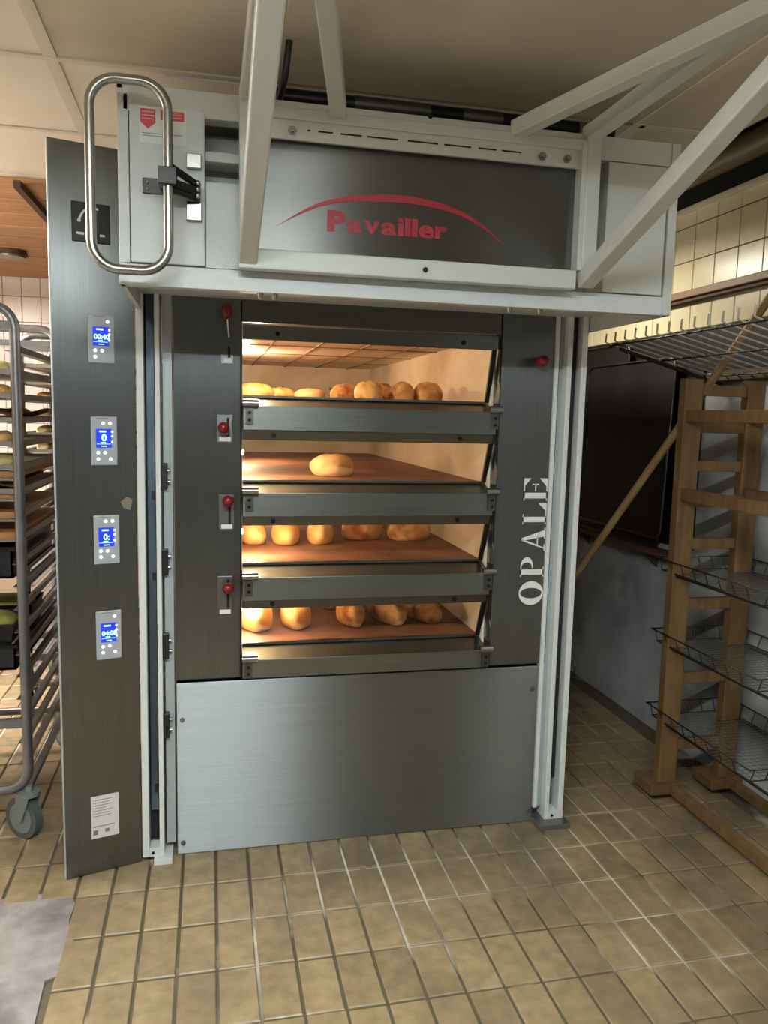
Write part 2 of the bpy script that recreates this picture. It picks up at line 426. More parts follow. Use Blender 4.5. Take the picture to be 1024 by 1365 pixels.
# ------------------------------------------------------------------ deck oven
oven = thing('deck_oven', (.03, 0, 0), 'four-deck stainless steel bread oven with bread in its lit chambers', 'oven')
OX0, OX1 = -.613, .700
CX0, CX1 = -.398, .478
YB = 2.20
carc = MB()
carc.box(OX0, CX0-.02, .02, YB+.1, .02, 2.2); carc.box(CX1+.02, OX1, .02, YB+.1, .02, 2.2)
carc.box(CX0-.02, CX1+.02, YB+.02, YB+.1, .02, 2.2); carc.box(CX0-.02, CX1+.02, .05, YB+.02, 1.83, 2.2); carc.box(CX0-.02, CX1+.02, .02, YB+.02, .02, .60)
carc.build('body', 'steel_dark', oven)
bp = B('base_panel', 'base_steel', oven, -.611, .676, -.002, .02, .004, .606, .002)
for x, z in ((-.592, .48), (-.592, .045), (.655, .52), (.663, .045)):
    MB().cyl((x, -.002, z), (x, -.007, z), .008, 12).build('screw', 'chrome', bp)
lc = B('side_column', 'panel_steel', oven, -.611, -.403, -.002, .02, .617, 2.0, .002)
rc = B('side_column', 'panel_steel', oven, .484, .70, -.002, .02, .617, 2.0, .002)
B('header', 'steel_dark', oven, -.398, .479, .0, .03, 1.790, 2.0, .001)
tst = B('top_strip', 'steel', oven, -.396, .470, .004, .03, 1.738, 1.783, .001)
for x in (-.285, .345): MB().cyl((x, .004, 1.757), (x, -.001, 1.757), .008, 10).build('screw', 'black_metal', tst)
B('gap_seal', 'dark_gap', oven, CX0-.006, CX0, .0, .05, .617, 1.80); B('gap_seal', 'dark_gap', oven, CX1, CX1+.007, .0, .05, .617, 1.80)
ZB = [1.525, 1.242, .959, .678]
CEIL = [1.785, 1.470, 1.187, .904]
CT = .025
for k, zb in enumerate(ZB):
    zh = zb+.030; zc = CEIL[k]
    lo_ = zb-.13 if k < 3 else .60
    # lining: side walls, back, roof
    m = MB(); m.box(CX0-.02, CX0+.004, .05, YB+.02, zh-.02, zc+.02); m.box(CX1-.010, CX1+.02, .05, YB+.02, zh-.02, zc+.02)
    m.box(CX0, CX1, YB-.02, YB+.02, zh-.02, zc+.02); m.box(CX0, CX1, .04, YB, zc, zc+.02)
    lin_ = m.build('chamber_lining', 'chamber', oven)
    if k == 0:
        s = MB()
        for y in (.35, .75, 1.2, 1.7): s.box(CX0, CX1, y-.006, y+.006, zc-.004, zc+.001)
        for x in (-.25, -.06, .13, .32): s.box(x-.004, x+.004, .05, YB, zc-.004, zc+.001)
        s.build('roof_seam', 'seam', lin_)
        for x in (-.20, -.08, .42-.10, .44-.0):
            pass
        for x, z in ((-.17, 1.66), (-.07, 1.66), (-.07, 1.62), (.22, 1.66), (.30, 1.66), (.38, 1.66), (.22, 1.62), (.30, 1.62), (.42, 1.66)):
            MB().cyl((x, YB-.021, z), (x, YB-.019, z), .009, 8).build('steam_hole', 'seam', lin_)
    B('hearth', 'hearth', oven, CX0, CX1, .085, YB, zh-.05, zh)
    # sill: bevelled ledge, front band and lower lip
    prof = [(.09, zh), (-.012, zb), (-.012, zb-.078), (.09, zb-.078)]
    if k == 3: prof = [(.09, zh), (-.012, zb), (-.012, zb-.064), (.09, zb-.064)]
    sill = MB().prism([(CX0+.003, y, z) for y, z in prof], (CX1-CX0-.012, 0, 0)).build('sill', 'steel', oven, .0015)
    if k < 3:
        lip = MB().prism([(CX0+.003, y, z) for y, z in ((.002, zb-.079), (.012, zb-.111), (.03, zb-.111), (.03, zb-.079))], (CX1-CX0-.016, 0, 0)).build('lower_lip', 'steel_dark', oven, .001)
        for x in (-.295, .345): MB().cyl((x, .010, zb-.095), (x, .001, zb-.095), .008, 10).build('screw', 'black_metal', lip)
    # hinge barrels with their brackets at both ends
    for sx, x0, x1 in ((-1, -.397, -.345), (1, .437, .484)):
        h = MB().cyl((x0, -.026, zb+.008), (x1, -.026, zb+.008), .013, 16).build('hinge_barrel', 'chrome', oven)
        xm = -.375 if sx < 0 else .462
        MB().box(xm-.013, xm+.013, -.020, -.012, zb-.060, zb+.004).build('bracket', 'steel_dark', h)
        for dz in (-.022, -.045): MB().cyl((xm, -.020, zb+dz), (xm, -.025, zb+dz), .006, 8).build('screw', 'black_metal', h)
    # inward tilted glass door with a dark metal edge
    zt = (zc-.045) if k == 0 else (ZB[k-1]-.113)
    y0, y1 = .022, .075
    gl = MB().prism([(CX0+.012, y0, zt), (CX1-.022, y0, zt), (CX1-.022, y1, zh+.004), (CX0+.012, y1, zh+.004)], (0, .004, 0)).build('glass_door', 'door_glass', oven)
    MB().bar((CX1-.016, y0-.004, zt+.004), (CX1-.016, y1-.002, zh+.004), .012, .016, (1, 0, 0)).build('door_edge', 'black_metal', gl)
    jam = [(.00, zt), (.05, zt), (.05, zh), (-.004, zh), (-.010, zh+.03), (-.012, zh+.055), (.0, zh+.075)]
    MB().prism([(CX1-.001, y, z) for y, z in jam], (.004, 0, 0)).build('jamb_plate', 'steel', oven)
    # lamp at the left inside
    lx, ly, lz = (CX0+.020 if k == 0 else CX0+.004), .22, (zc-.05 if k == 0 else zh+.092)
    B('ledge_shade', 'steel_dark', gl, CX0+.006, CX1-.020, .070, .084, zh-.002, zh+.006)  # bar added to keep the lamp light off the sill ledge
    lm = MB().sphere((lx, ly, lz), .013, 12).build('oven_lamp', 'lamp_glow', oven)
    MB().cyl((lx-.016, ly, lz), (lx-.008, ly, lz), .012, 10).build('socket', 'steel_dark', lm)
    ld = bpy.data.lights.new('oven_lamp_light', 'POINT'); ld.energy = (7.0, 4.5, 4.5, 4.5)[k]; ld.color = (1.0, .79, .52); ld.shadow_soft_size = .022
    lo2 = bpy.data.objects.new('oven_lamp_light', ld); COL.objects.link(lo2); lo2.location = (lx+.038, ly, lz)
    lm = MB().sphere((CX0+.02, 1.15, zc-.05), .013, 12).build('oven_lamp', 'lamp_glow', oven)  # second lamp, added deeper in to brighten the back of the chamber
    MB().cyl((CX0+.003, 1.15, zc-.05), (CX0+.012, 1.15, zc-.05), .012, 10).build('socket', 'steel_dark', lm)
    ld_extra = bpy.data.lights.new('oven_lamp_light', 'POINT'); ld_extra.energy = (11.0, 6.0, 2.5, 2.0)[k]; ld_extra.color = ld.color; ld_extra.shadow_soft_size = .022
    lo_extra = bpy.data.objects.new('oven_lamp_light', ld_extra); COL.objects.link(lo_extra); lo_extra.location = (CX0+.06, 1.15, zc-.05)
# red damper levers
for k, (kx, kz, px0, px1, pz0, pz1) in enumerate(((-.447, 1.760, -.465, -.425, 1.655, 1.72), (-.457, 1.453, -.478, -.428, 1.405, 1.495), (-.443, 1.221, -.472, -.423, 1.120, 1.235), (-.443, .934, -.477, -.428, .835, .965))):
    pl = B('lever_plate', 'lever_steel', oven, px0, px1, -.006, -.002, pz0, pz1, .001)
    MB().box(px1-.018, px1-.010, -.0068, -.006, pz0+.02, pz1-.01).build('slot', 'dark_gap', pl)
    lv = MB().cyl((px1-.014, -.006, kz-.02), (kx, -.045, kz+(.05 if k == 0 else 0)), .005, 8).build('lever', 'chrome', oven)
    MB().sphere((kx, -.052, kz+(.055 if k == 0 else 0)), .019, 14, (1, 1, 1.35 if k == 0 else 1)).build('knob', 'red_knob', lv)
    MB().box(px0+.008, px1-.006, -.0075, -.006, pz0+.004, pz0+.018).build('lever_label', 'white_print', pl)
kn = MB().cyl((.612, -.002, 1.700), (.612, -.03, 1.702), .006, 8).build('lever', 'chrome', oven)
MB().cyl((.612, -.028, 1.702), (.612, -.066, 1.702), .017, 14, .019).sphere((.612, -.064, 1.702), .019, 14).build('knob', 'red_knob', kn)

# OPALE lettering, reading upwards on the right column
def ell(cx, cy, rx, ry, a0=0, a1=2*PI, n=28): return [(cx+rx*math.cos(a0+(a1-a0)*k/n), cy+ry*math.sin(a0+(a1-a0)*k/n)) for k in range(n+1)]
def ring(outer, inner):
    n = len(outer); return outer+inner, [(k, k+1, n+k+1, n+k) for k in range(n-1)]
def R_(a, b, c, d): return [(a, c), (b, c), (b, d), (a, d)], [(0, 1, 2, 3)]
def PL(*p): return list(p), [tuple(range(len(p)))]
LET = {
 'O': [ring(ell(.5, .5, .5, .52), ell(.5, .5, .22, .46))],
 'P': [R_(.10, .34, 0, 1), R_(0, .46, 0, .05), R_(0, .40, .95, 1), ring(ell(.46, .73, .44, .27, -PI/2, PI/2), ell(.46, .73, .20, .22, -PI/2, PI/2)), R_(.40, .47, .46, .51), R_(.40, .47, .95, 1)],
 'A': [PL((.10, .05), (.16, .05), (.50, .92), (.45, 1.0)), PL((.62, .05), (.90, .05), (.56, 1.0), (.44, 1.0)), R_(0, .30, 0, .05), R_(.52, 1.0, 0, .05), R_(.26, .66, .30, .35)],
 'L': [R_(.10, .34, 0, 1), R_(0, .46, .95, 1), R_(0, .40, 0, .05), R_(.40, .95, 0, .05), PL((.62, .05), (.95, .05), (.95, .36))],
 'E': [R_(.10, .34, 0, 1), R_(0, .34, .95, 1), R_(0, .34, 0, .05), R_(.40, .95, .95, 1), R_(.40, .95, 0, .05), R_(.40, .70, .48, .53), PL((.64, .95), (.95, .70), (.95, .95)), PL((.62, .05), (.95, .05), (.95, .34)), R_(.66, .72, .36, .65)],
}
for ch, z0, wd in (('O', .836, .088), ('P', .940, .080), ('A', 1.034, .084), ('L', 1.131, .080), ('E', 1.216, .084)):
    m = MB()
    for vs, fs in LET[ch]: flat(m, vs, fs, (.676, 0, z0), (0, 0, wd), (-.090, 0, 0), (0, -.0035, 0))
    m.build('letter', 'white_print', rc, fix=False)

# ------------------------------------------------------------------ loader: lift posts, hood, folded setter frame
ldr = thing('oven_loader', (.03, -.05, 0), 'white oven loader with lift posts, overhead hood and raised tubular arms', 'oven loader')
def post(side):
    if side < 0: a = (-.722, -.700, -.667, -.652, -.645, -.616)
    else: a = (.766, .787, .713, .731, .678, .712)
    y0 = -.035
    m = MB()
    if side < 0:
        m.box(a[0], a[1], y0, .10, .022, 1.86); m.box(a[2], a[3], y0, .10, .022, 1.86); m.box(a[1], a[2], y0, .02, .022, .052)
        s0, s1 = a[1], a[2]
    else:
        m.box(a[0], a[1], y0, .10, .022, 1.86); m.box(a[2], a[3], y0, .10, .022, 1.86); m.box(a[3], a[0], y0, .02, .022, .052)
        s0, s1 = a[3], a[0]
    pr = m.build('lift_post', 'rail_white', ldr, .002)
    B('channel', 'rail_dark', pr, s0, s1, .035, .05, .05, 1.9)
    B('drive_belt', 'belt_blue' if side < 0 else 'rail_dark', pr, s0+.006, s1-.004, .0, .035, .17, 1.86)
    MB().cyl((s0+.012, y0, .037), (s0+.012, y0-.003, .037), .005, 8).build('screw', 'black_metal', pr)
    if side < 0:
        sp = B('side_plate', 'rail_grey', ldr, a[4], a[5], -.004, .06, .05, 1.9, .001)
        ft_ = B('foot', 'rail_white', ldr, -.685, -.625, -.055, .05, .0, .022, .002)
        for z in (1.296, 1.019, .741, .472):
            l = B('latch', 'black_plastic', sp, -.6515, -.632, -.030, -.004, z-.042, z+.042, .002)
            for dz in (-.018, .018): MB().cyl((-.632, -.017, z+dz), (-.624, -.017, z+dz), .007, 8).build('latch_roller', 'chrome', sp)
        for z in (1.235, .97, .25): B('belt_clamp', 'black_plastic', pr, -.682, -.668, -.012, .0, z-.012, z+.012)
    else:
        sp = B('side_plate', 'rail_white', ldr, a[4], a[4]+.014, -.012, .06, .06, 1.9, .001)
        B('guide_strip', 'rail_grey', ldr, a[4]+.014, a[2], .0, .06, .06, 1.9)
        B('foot', 'galv', ldr, .675, .80, -.075, .05, .0, .022, .002)
post(-1); post(1)
# hood
HX0, HX1, HY, HZ0, HZ1 = -.718, .803, -.50, 1.810, 2.285
m = MB(); m.box(HX0, HX0+.012, HY, .3, HZ0, HZ1); m.box(HX1-.012, HX1, HY, .3, HZ0, HZ1); m.box(HX0, HX1, HY, .3, HZ1-.012, HZ1)
m.box(HX0+.012, HX1-.012, HY+.13, .3, 1.86, 1.872)
hood = m.build('hood_shell', 'white_paint', ldr)
hp = MB().box(HX0, HX1, HY-.004, HY+.03, HZ0, 1.862).build('front_lip', 'white_sparkle', ldr, .002)
for x in (-.372, -.335, .315, .405): MB().cyl((x, HY+.012, HZ0), (x, HY+.012, HZ0-.014), .009, 10, .005).build('lip_screw', 'chrome', hp)
B('top_beam', 'white_paint', ldr, HX0+.012, HX1-.012, HY-.002, HY+.05, 2.222, HZ1, .003)
ld_ = B('left_cover', 'white_sparkle', ldr, -.690, -.511, HY-.006, HY+.10, 1.866, 2.238, .003)
B('left_cover_edge', 'white_sparkle', ldr, HX0, -.692, HY-.002, HY+.10, 1.864, 2.262, .002)
B('right_cover', 'white_paint', ldr, .586, .772, HY-.002, HY+.10, 1.866, 2.220, .003)
B('right_edge', 'white_paint', ldr, .776, HX1, HY-.006, HY+.10, 1.812, 2.284, .002)
B('recess_back', 'white_paint', ldr, -.511, .586, HY+.12, HY+.13, 1.862, 2.222)
B('cross_bar', 'white_paint', ldr, -.511, .55, HY+.02, HY+.10, 2.128, 2.152, .002)
B('recess_panel', 'white_sparkle', ldr, -.509, -.405, HY+.004, HY+.10, 1.864, 2.074, .002)
# red warning sticker on the left cover
yS = HY-.0065
B('warning_sticker', 'rail_white', ld_, -.666, -.556, yS-.0006, yS, 2.150, 2.234)
m = MB(); m.prism([(-.664, yS-.0012, 2.229), (-.628, yS-.0012, 2.229), (-.628, yS-.0012, 2.198), (-.646, yS-.0012, 2.183), (-.664, yS-.0012, 2.198)], (0, .0006, 0))
m.box(-.616, -.560, yS-.0012, yS-.0006, 2.206, 2.228)
m.build('sticker_shield', 'red_sticker', ld_)
m = MB()
for z in (2.221, 2.213, 2.205): m.box(-.660, -.632, yS-.0018, yS-.0012, z, z+.0015)
for z in (2.219, 2.212): m.box(-.612, -.566, yS-.0018, yS-.0012, z, z+.0015)
m.build('sticker_lines', 'paper', ld_)
m = MB()
for z, a, b in ((2.172, -.660, -.566), (2.166, -.660, -.60)): m.box(a, b, yS-.0012, yS-.0006, z, z+.0015)
m.build('sticker_fine_print', 'grey_print', ld_)
# stainless handle loop and its black clamp
pts = [(a, -.60, b) for a, b in rrect(-.682, 2.043, .087, .213, .062, 7)]
hd = MB().tube(pts, .0115, 14, True).build('handle_loop', 'chrome', ldr)
B('clamp_plate', 'black_metal', hd, -.660, -.600, HY-.014, HY-.006, 2.030, 2.066, .001)
m = MB(); m.box(-.618, -.575, -.618, -.582, 2.028, 2.068); m.bar((-.60, -.60, 2.078), (-.525, -.53, 2.052), .014, .014); m.bar((-.60, -.60, 2.040), (-.525, -.53, 2.036), .014, .020); m.bar((-.60, -.60, 2.022), (-.525, -.53, 2.020), .012, .012); m.box(-.618, -.580, -.60, HY-.006, 2.040, 2.056)
m.build('clamp', 'black_metal', hd, .002)
for z in (2.055, 2.040, 2.025): MB().sphere((-.528, -.545, z), .0075, 8).build('clamp_bolt', 'chrome', hd)
B('catch_block', 'chrome', ldr, -.556, -.519, HY-.022, HY-.006, 2.096, 2.131, .002)
B('catch_block', 'chrome', ldr, -.556, -.519, HY-.022, HY-.006, 1.972, 2.018, .002)
m = MB(); m.sphere((-.648, HY-.016, 2.055), .004, 8); m.sphere((-.648, HY-.016, 2.040), .004, 8); m.build('plate_rivet', 'chrome', hd)
# setter frame on the hood front
FY0, FY1 = -.565, -.525
B('lower_rail', 'white_paint', ldr, -.43, .475, FY0, FY1, 1.858, 1.908, .004)
B('upper_rail', 'white_paint', ldr, -.40, .500, FY0+.005, FY1+.01, 2.222, 2.250, .004)
sl = B('slotted_plate', 'white_paint', ldr, -.385, .486, FY0+.012, FY0+.022, 2.176, 2.222, .001)
for a, b in ((-.262, -.254), (-.235, -.198), (-.178, -.125), (-.110, -.03), (-.005, .075), (.092, .165), (.185, .235), (.250, .305)):
    B('slot', 'dark_gap', sl, a, b, FY0+.0112, FY0+.0125, 2.199, 2.203)
for x in (-.300, .363, .434):
    MB().cyl((x, FY0+.012, 2.196), (x, FY0+.004, 2.196), .011, 6).cyl((x, FY0+.004, 2.196), (x, FY0-.003, 2.196), .006, 8).build('bolt', 'chrome', sl)
for x, z in ((.048, 1.882), (.049, 2.262)): MB().cyl((x, FY0, z), (x, FY0-.003, z), .007, 10).build('rail_bolt', 'black_metal', ldr)
B('upright', 'white_paint', ldr, .488, .530, FY0, FY1, 1.885, 2.293, .004)
B('upright', 'white_paint', ldr, -.428, -.386, FY0, FY1, 1.880, 2.293, .004)
B('end_angle', 'white_paint', ldr, .474, .488, FY0, FY1, 1.908, 2.24, .001)
SL = .36
yE = -1.62
for x, sgn in ((.5085, 1), (-.407, -1)):
    MB().bar((x, -.545, 1.884), (x, yE, 1.884+SL*(-.545-yE)), .045, .045).build('diagonal_strut', 'white_paint', ldr, .004)
    MB().bar((x, -.545, 2.272), (x, yE, 2.272), .040, .040).build('top_arm', 'white_paint', ldr, .004)
MB().bar((.288, -.55, 2.258), (.505, -1.26, 2.262), .040, .040).build('brace', 'white_paint', ldr, .004)
MB().bar((-.185, -.55, 2.258), (-.400, -1.60, 2.262), .040, .040).build('brace', 'white_paint', ldr, .004)
MB().bar((-.407, yE, 2.272), (.5085, yE, 2.272), .040, .040).build('end_bar', 'white_paint', ldr, .004)
lp = B('logo_panel', 'logo_steel', ldr, -.385, .488, -.528, -.520, 1.905, 2.180)
# logo: arc and name
yL = -.5292
n = 26; up = []; dn_ = []
ctrl = [(-.339, 1.969, .000), (-.28, 2.008, .006), (-.217, 2.041, .011), (-.15, 2.060, .015), (-.081, 2.069, .018), (-.02, 2.073, .019), (.04, 2.070, .018), (.105, 2.060, .016), (.166, 2.040, .012), (.225, 2.007, .007), (.282, 1.960, .000)]
fine = []
for k in range(len(ctrl)-1):
    p0, p1, p2, p3 = ctrl[max(k-1, 0)], ctrl[k], ctrl[k+1], ctrl[min(k+2, len(ctrl)-1)]
    for q in range(4):
        u = q/4
        fine.append(tuple(.5*(2*b+(c-a)*u+(2*a-5*b+4*c-d)*u*u+(3*b-a-3*c+d)*u**3) for a, b, c, d in zip(p0, p1, p2, p3)))
ctrl = fine+[ctrl[-1]]
m = MB(); m.add([(x, yL, z) for x, z, t in ctrl]+[(x, yL, z-t) for x, z, t in ctrl], [(k, k+1, len(ctrl)+k+1, len(ctrl)+k) for k in range(len(ctrl)-1)])
m.build('logo_arc', 'red_print', lp, fix=False)
vs, fs = text_polys('P', .068, .0036); m = MB(); wmax = max(a for a, b in vs)
flat(m, [(a*1.32, b*1.0) for a, b in vs], fs, (-.207, 0, 1.972), (1, 0, 0), (0, 0, 1), (0, yL, 0)); m.build('logo_letter', 'red_print', lp, fix=False)
xx = -.154
for ch, wd, hh in (('a', .044, 1), ('v', .046, 1), ('a', .044, 1), ('i', .019, 1.0), ('l', .019, 1.0), ('l', .019, 1.0), ('e', .044, 1), ('r', .036, 1)):
    vs, fs = text_polys(ch, .058, .0021); a0 = min(a for a, b in vs); a1 = max(a for a, b in vs)
    b1 = max(b for a, b in vs); hz = .032 if ch in 'aver' else .046
    m = MB(); flat(m, [((a-a0)/(a1-a0)*(wd-.003), max(b, 0)/b1*hz) for a, b in vs], fs, (xx, 0, 1.9705), (1, 0, 0), (0, 0, 1), (0, yL, 0))
    m.build('logo_letter', 'red_print', lp, fix=False); xx += wd
# drive shaft and motor above the hood
sh = thing('drive_shaft', (.15, -.30, 2.37), 'black horizontal shaft under the ceiling behind the white arms', 'shaft')
MB().cyl((-.36, -.29, 2.375), (.70, -.29, 2.375), .021, 16).build('shaft', 'black_metal', sh)
MB().cyl((-.10, -.29, 2.375), (.12, -.29, 2.375), .0225, 16).cyl((.22, -.29, 2.375), (.34, -.29, 2.375), .0225, 16).build('shaft_sleeve', 'steel_dark', sh)
MB().cyl((.58, -.29, 2.36), (.66, -.29, 2.36), .035, 14).box(.60, .72, -.33, -.25, 2.285, 2.34).build('bearing', 'galv', sh)
MB().box(-.35, -.30, -.31, -.27, 2.285, 2.36).build('bearing', 'black_metal', sh)
hs = thing('hose', (-.35, -.42, 2.30), 'short black hose hanging behind the left white strut', 'hose')
MB().tube([(-.30, -.46, 2.445), (-.305, -.46, 2.40), (-.31, -.45, 2.36), (-.32, -.42, 2.32), (-.33, -.38, 2.288)], .009, 8).build('hose_tube', 'black_plastic', hs)

# ------------------------------------------------------------------ control cabinet (slightly turned stainless column)
CA = Vector((-.951, -.092, 0)); CU = Vector((.206, .061, 0)).normalized(); CN = Vector((CU.y, -CU.x, 0))   # CN towards the viewer
cc = thing('control_cabinet', (-.85, -.05, 0), 'tall stainless control column with four lit blue displays', 'control panel')
def cquad(m, u0, u1, z0, z1, d0, d1):
    a = [CA+CU*u+CN*d for d in (d0, d1) for u in (u0, u1)]
    m.add([a[2]+Vector((0,0,z0)), a[3]+Vector((0,0,z0)), a[1]+Vector((0,0,z0)), a[0]+Vector((0,0,z0)), a[2]+Vector((0,0,z1)), a[3]+Vector((0,0,z1)), a[1]+Vector((0,0,z1)), a[0]+Vector((0,0,z1))],
          [(0,3,2,1),(4,5,6,7),(0,1,5,4),(1,2,6,5),(2,3,7,6),(3,0,4,7)])
    return m
fp = cquad(MB(), -.002, .236, .004, 2.270, -.0, -.025).build('front_plate', 'panel_steel', cc, .002)
cquad(MB(), .02, .236, .004, 2.24, -.025, -.10).build('cabinet_box', 'steel_dark', cc)
cquad(MB(), -.003, .0, .006, 2.268, -.026, .0005).build('edge_trim', 'rail_grey', cc)
def cprint(m, vs, fs, u0, z0, d): return flat(m, vs, fs, CA, CU, (0, 0, 1), CN*d+CU*u0+Vector((0, 0, z0)))
for k, (u0, z1, z0) in enumerate(((.098, 1.784, 1.640), (.101, 1.480, 1.331), (.103, 1.176, 1.023), (.104, .873, .716))):
    u1 = u0+.077
    ct = cquad(MB(), u0, u1, z0, z1, 0, .006).build('controller', 'ctrl_plate', cc, .003)
    h = z1-z0
    cquad(MB(), u0+.014, u1-.017, z0+h*.36, z0+h*.75, .006, .0068).build('display', 'screen_blue', ct)
    m = MB()
    big = ('00:40', '0', '0:', '04:08')[k]
    sz = (.020, .030, .026, .020)[k]
    vs, fs = text_polys(big, sz, .0006); cprint(m, vs, fs, u0+(.017, .030, .028, .017)[k], z0+h*.50, .0075)
    cquad(m, u0+.024, u0+.044, z0+h*.68, z0+h*.71, .0068, .0074); cquad(m, u0+.028, u0+.042, z0+h*.455, z0+h*.475, .0068, .0074)
    cquad(m, u0+.016, u1-.02, z0+h*.435, z0+h*.442, .0068, .0074); cquad(m, u0+.030, u0+.046, z0+h*.385, z0+h*.40, .0068, .0074)
    m.build('display_digits', 'screen_text', ct, fix=False)
    leds = [((.057, .86), (.020, .26), (.040, .26), (.020, .13)), ((.036, .86), (.056, .86), (.020, .26), (.040, .26), (.020, .13), (.056, .13)), ((.036, .88), (.056, .88), (.020, .27), (.040, .27), (.020, .15), (.056, .15)), ((.056, .88), (.020, .27), (.040, .28), (.020, .15), (.056, .15))][k]
    for du, dz in leds:
        c = CA+CU*(u0+du)+Vector((0, 0, z0+h*dz)); MB().cyl(c+CN*.006, c+CN*.0075, .0044, 10).build('lit_button', 'led_white', ct)
    for du, dz in ((.061, .69), (.061, .60), (.061, .48)):
        c = CA+CU*(u0+du)+Vector((0, 0, z0+h*dz)); MB().cyl(c+CN*.006, c+CN*.0072, .0028, 8).build('indicator', 'led_white', ct)
    cquad(MB(), u0+.018, u0+.050, z0+h*.955, z0+h*.967, .006, .0066).build('plate_line', 'grey_print', ct)
bd = cquad(MB(), .060, .168, 1.990, 2.104, 0, .005).build('badge', 'black_plastic', cc, .003)
m = MB()
arc = [(.080, 2.052), (.086, 2.066), (.094, 2.078), (.104, 2.086), (.118, 2.089), (.134, 2.087)]
for k in range(len(arc)-1):
    (a, b), (c, d) = arc[k], arc[k+1]; m.bar(CA+CU*a+CN*.0055+Vector((0, 0, b)), CA+CU*c+CN*.0055+Vector((0, 0, d)), .006, .001, CN)
cquad(m, .076, .085, 2.046, 2.054, .005, .006)
m.prism([CA+CU*a+CN*.005+Vector((0, 0, b)) for a, b in ((.102, 2.086), (.114, 2.086), (.124, 2.040), (.116, 2.036))], CN*.001)
m.build('badge_emblem', 'white_print', bd)
m = MB(); cquad(m, .072, .094, 2.010, 2.017, .005, .0056); cquad(m, .138, .152, 2.010, 2.016, .005, .0056); m.build('badge_print', 'white_print', bd)
lb = cquad(MB(), .078, .164, .122, .265, 0, .001).build('rating_label', 'paper', cc)
m = MB()
for k, wd in enumerate((.060, .052, .058, .040, .062, .050, .056)): cquad(m, .084, .084+wd, .250-.009*k, .252-.009*k, .001, .0014)
cquad(m, .084, .150, .160, .163, .001, .0014)
m.build('label_lines', 'grey_print', lb)
m = MB(); cquad(m, .084, .098, .134, .150, .001, .0014); cquad(m, .120, .134, .138, .150, .001, .0014); m.build('label_symbols', 'grey_print', lb)
c = CA+CU*.12+Vector((0, 0, .049)); MB().cyl(c, c+CN*.003, .005, 8).build('screw', 'chrome', cc)
mk = MB(); mk.prism([CA+CU*a+CN*.0+Vector((0, 0, b)) for a, b in ((.185, 1.215), (.205, 1.232), (.222, 1.222), (.214, 1.188), (.196, 1.196))], CN*.0012); mk.build('tape_scrap', 'alu_tray', cc)

# ------------------------------------------------------------------ bread
def loaf(loc, ln, wd, ht, rz, label, group, mt='crust', cuts=2, seed=0):
    rnd = random.Random(seed); nu, nv = 22, 12; vs = []; fs = []
    ph = [rnd.uniform(0, 6) for _ in range(6)]
    for i in range(nv+1):
        t = PI*i/nv
        for k in range(nu):
            p = 2*PI*k/nu
            x = math.copysign(abs(math.sin(t)*math.cos(p))**.85, math.cos(p)); y = math.copysign(abs(math.sin(t)*math.sin(p))**.95, math.sin(p)); z = math.cos(t)
            n_ = 1+.05*math.sin(3*x+ph[0])*math.cos(4*y+ph[1])+.045*math.sin(6*y+ph[2]+3*z)*math.cos(5*x+ph[3])
            X = x*ln/2*n_; Y = y*wd/2*n_*(1-.10*x*x); Z = z*ht*.62*n_
            if cuts and z > .3:
                for c in range(cuts):
                    cx = (c-(cuts-1)/2)*ln*.30
                    dd = (X-cx)*.75-Y*.65
                    Z -= ht*.07*math.exp(-(dd/.010)**2)
            Z = Z+ht*.38
            if Z < 0: Z = 0
            vs.append((X, Y, Z))
    for i in range(nv):
        for k in range(nu): fs.append((i*nu+k, (i+1)*nu+k, (i+1)*nu+(k+1) % nu, i*nu+(k+1) % nu))
    me = bpy.data.meshes.new('bread_loaf'); me.from_pydata(vs, [], fs)
    for p in me.polygons: p.use_smooth = True
    bm = bmesh.new(); bm.from_mesh(me); bmesh.ops.remove_doubles(bm, verts=bm.verts, dist=1e-5); bmesh.ops.recalc_face_normals(bm, faces=bm.faces); bm.to_mesh(me); bm.free()
    me.materials.append(MATS[mt])
    o = link(bpy.data.objects.new('bread_loaf', me)); o.location = loc; o.rotation_euler = (0, 0, rz)
    tag(o, label, 'bread', group); return o
H = [z+.030 for z in ZB]
g1 = 'loaves in the top deck'
loaf((-.330, .45, H[0]), .15, .11, .062, .2, 'loaf top at the far left end of the top deck, beside the lamp', g1, seed=1)
loaf((-.232, .48, H[0]), .12, .09, .050, .4, 'low loaf second from the left in the top deck', g1, seed=2)
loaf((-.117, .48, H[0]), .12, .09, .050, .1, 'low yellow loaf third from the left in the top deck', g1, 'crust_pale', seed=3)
loaf((.045, .60, H[0]), .13, .11, .078, .5, 'tall loaf left of the middle cluster in the top deck, set back', g1, seed=4)
loaf((.112, .45, H[0]), .13, .12, .084, 1.2, 'largest golden loaf at the middle of the top deck', g1, seed=5)
loaf((.195, .62, H[0]), .12, .11, .086, .7, 'loaf set back between two others in the top deck, right of middle', g1, seed=6)
loaf((.245, .46, H[0]), .12, .11, .086, 1.4, 'round loaf second from the right in the top deck', g1, seed=7)
loaf((.350, .46, H[0]), .125, .11, .088, .3, 'rightmost loaf in the top deck', g1, seed=8)
loaf((-.045, .36, H[1]), .165, .12, .085, -.15, 'single small golden loaf alone on the second deck', 'loaf in the second deck', 'crust_pale', cuts=1, seed=9)
g3 = 'loaves in the third deck'
loaf((-.335, .56, H[2]), .26, .105, .095, PI/2+.1, 'leftmost loaf in the third deck, partly cut by the column', g3, 'crust', 1, 10)
loaf((-.205, .53, H[2]), .24, .108, .098, PI/2, 'very bright loaf second from the left in the third deck', g3, 'crust_pale', 1, 11)
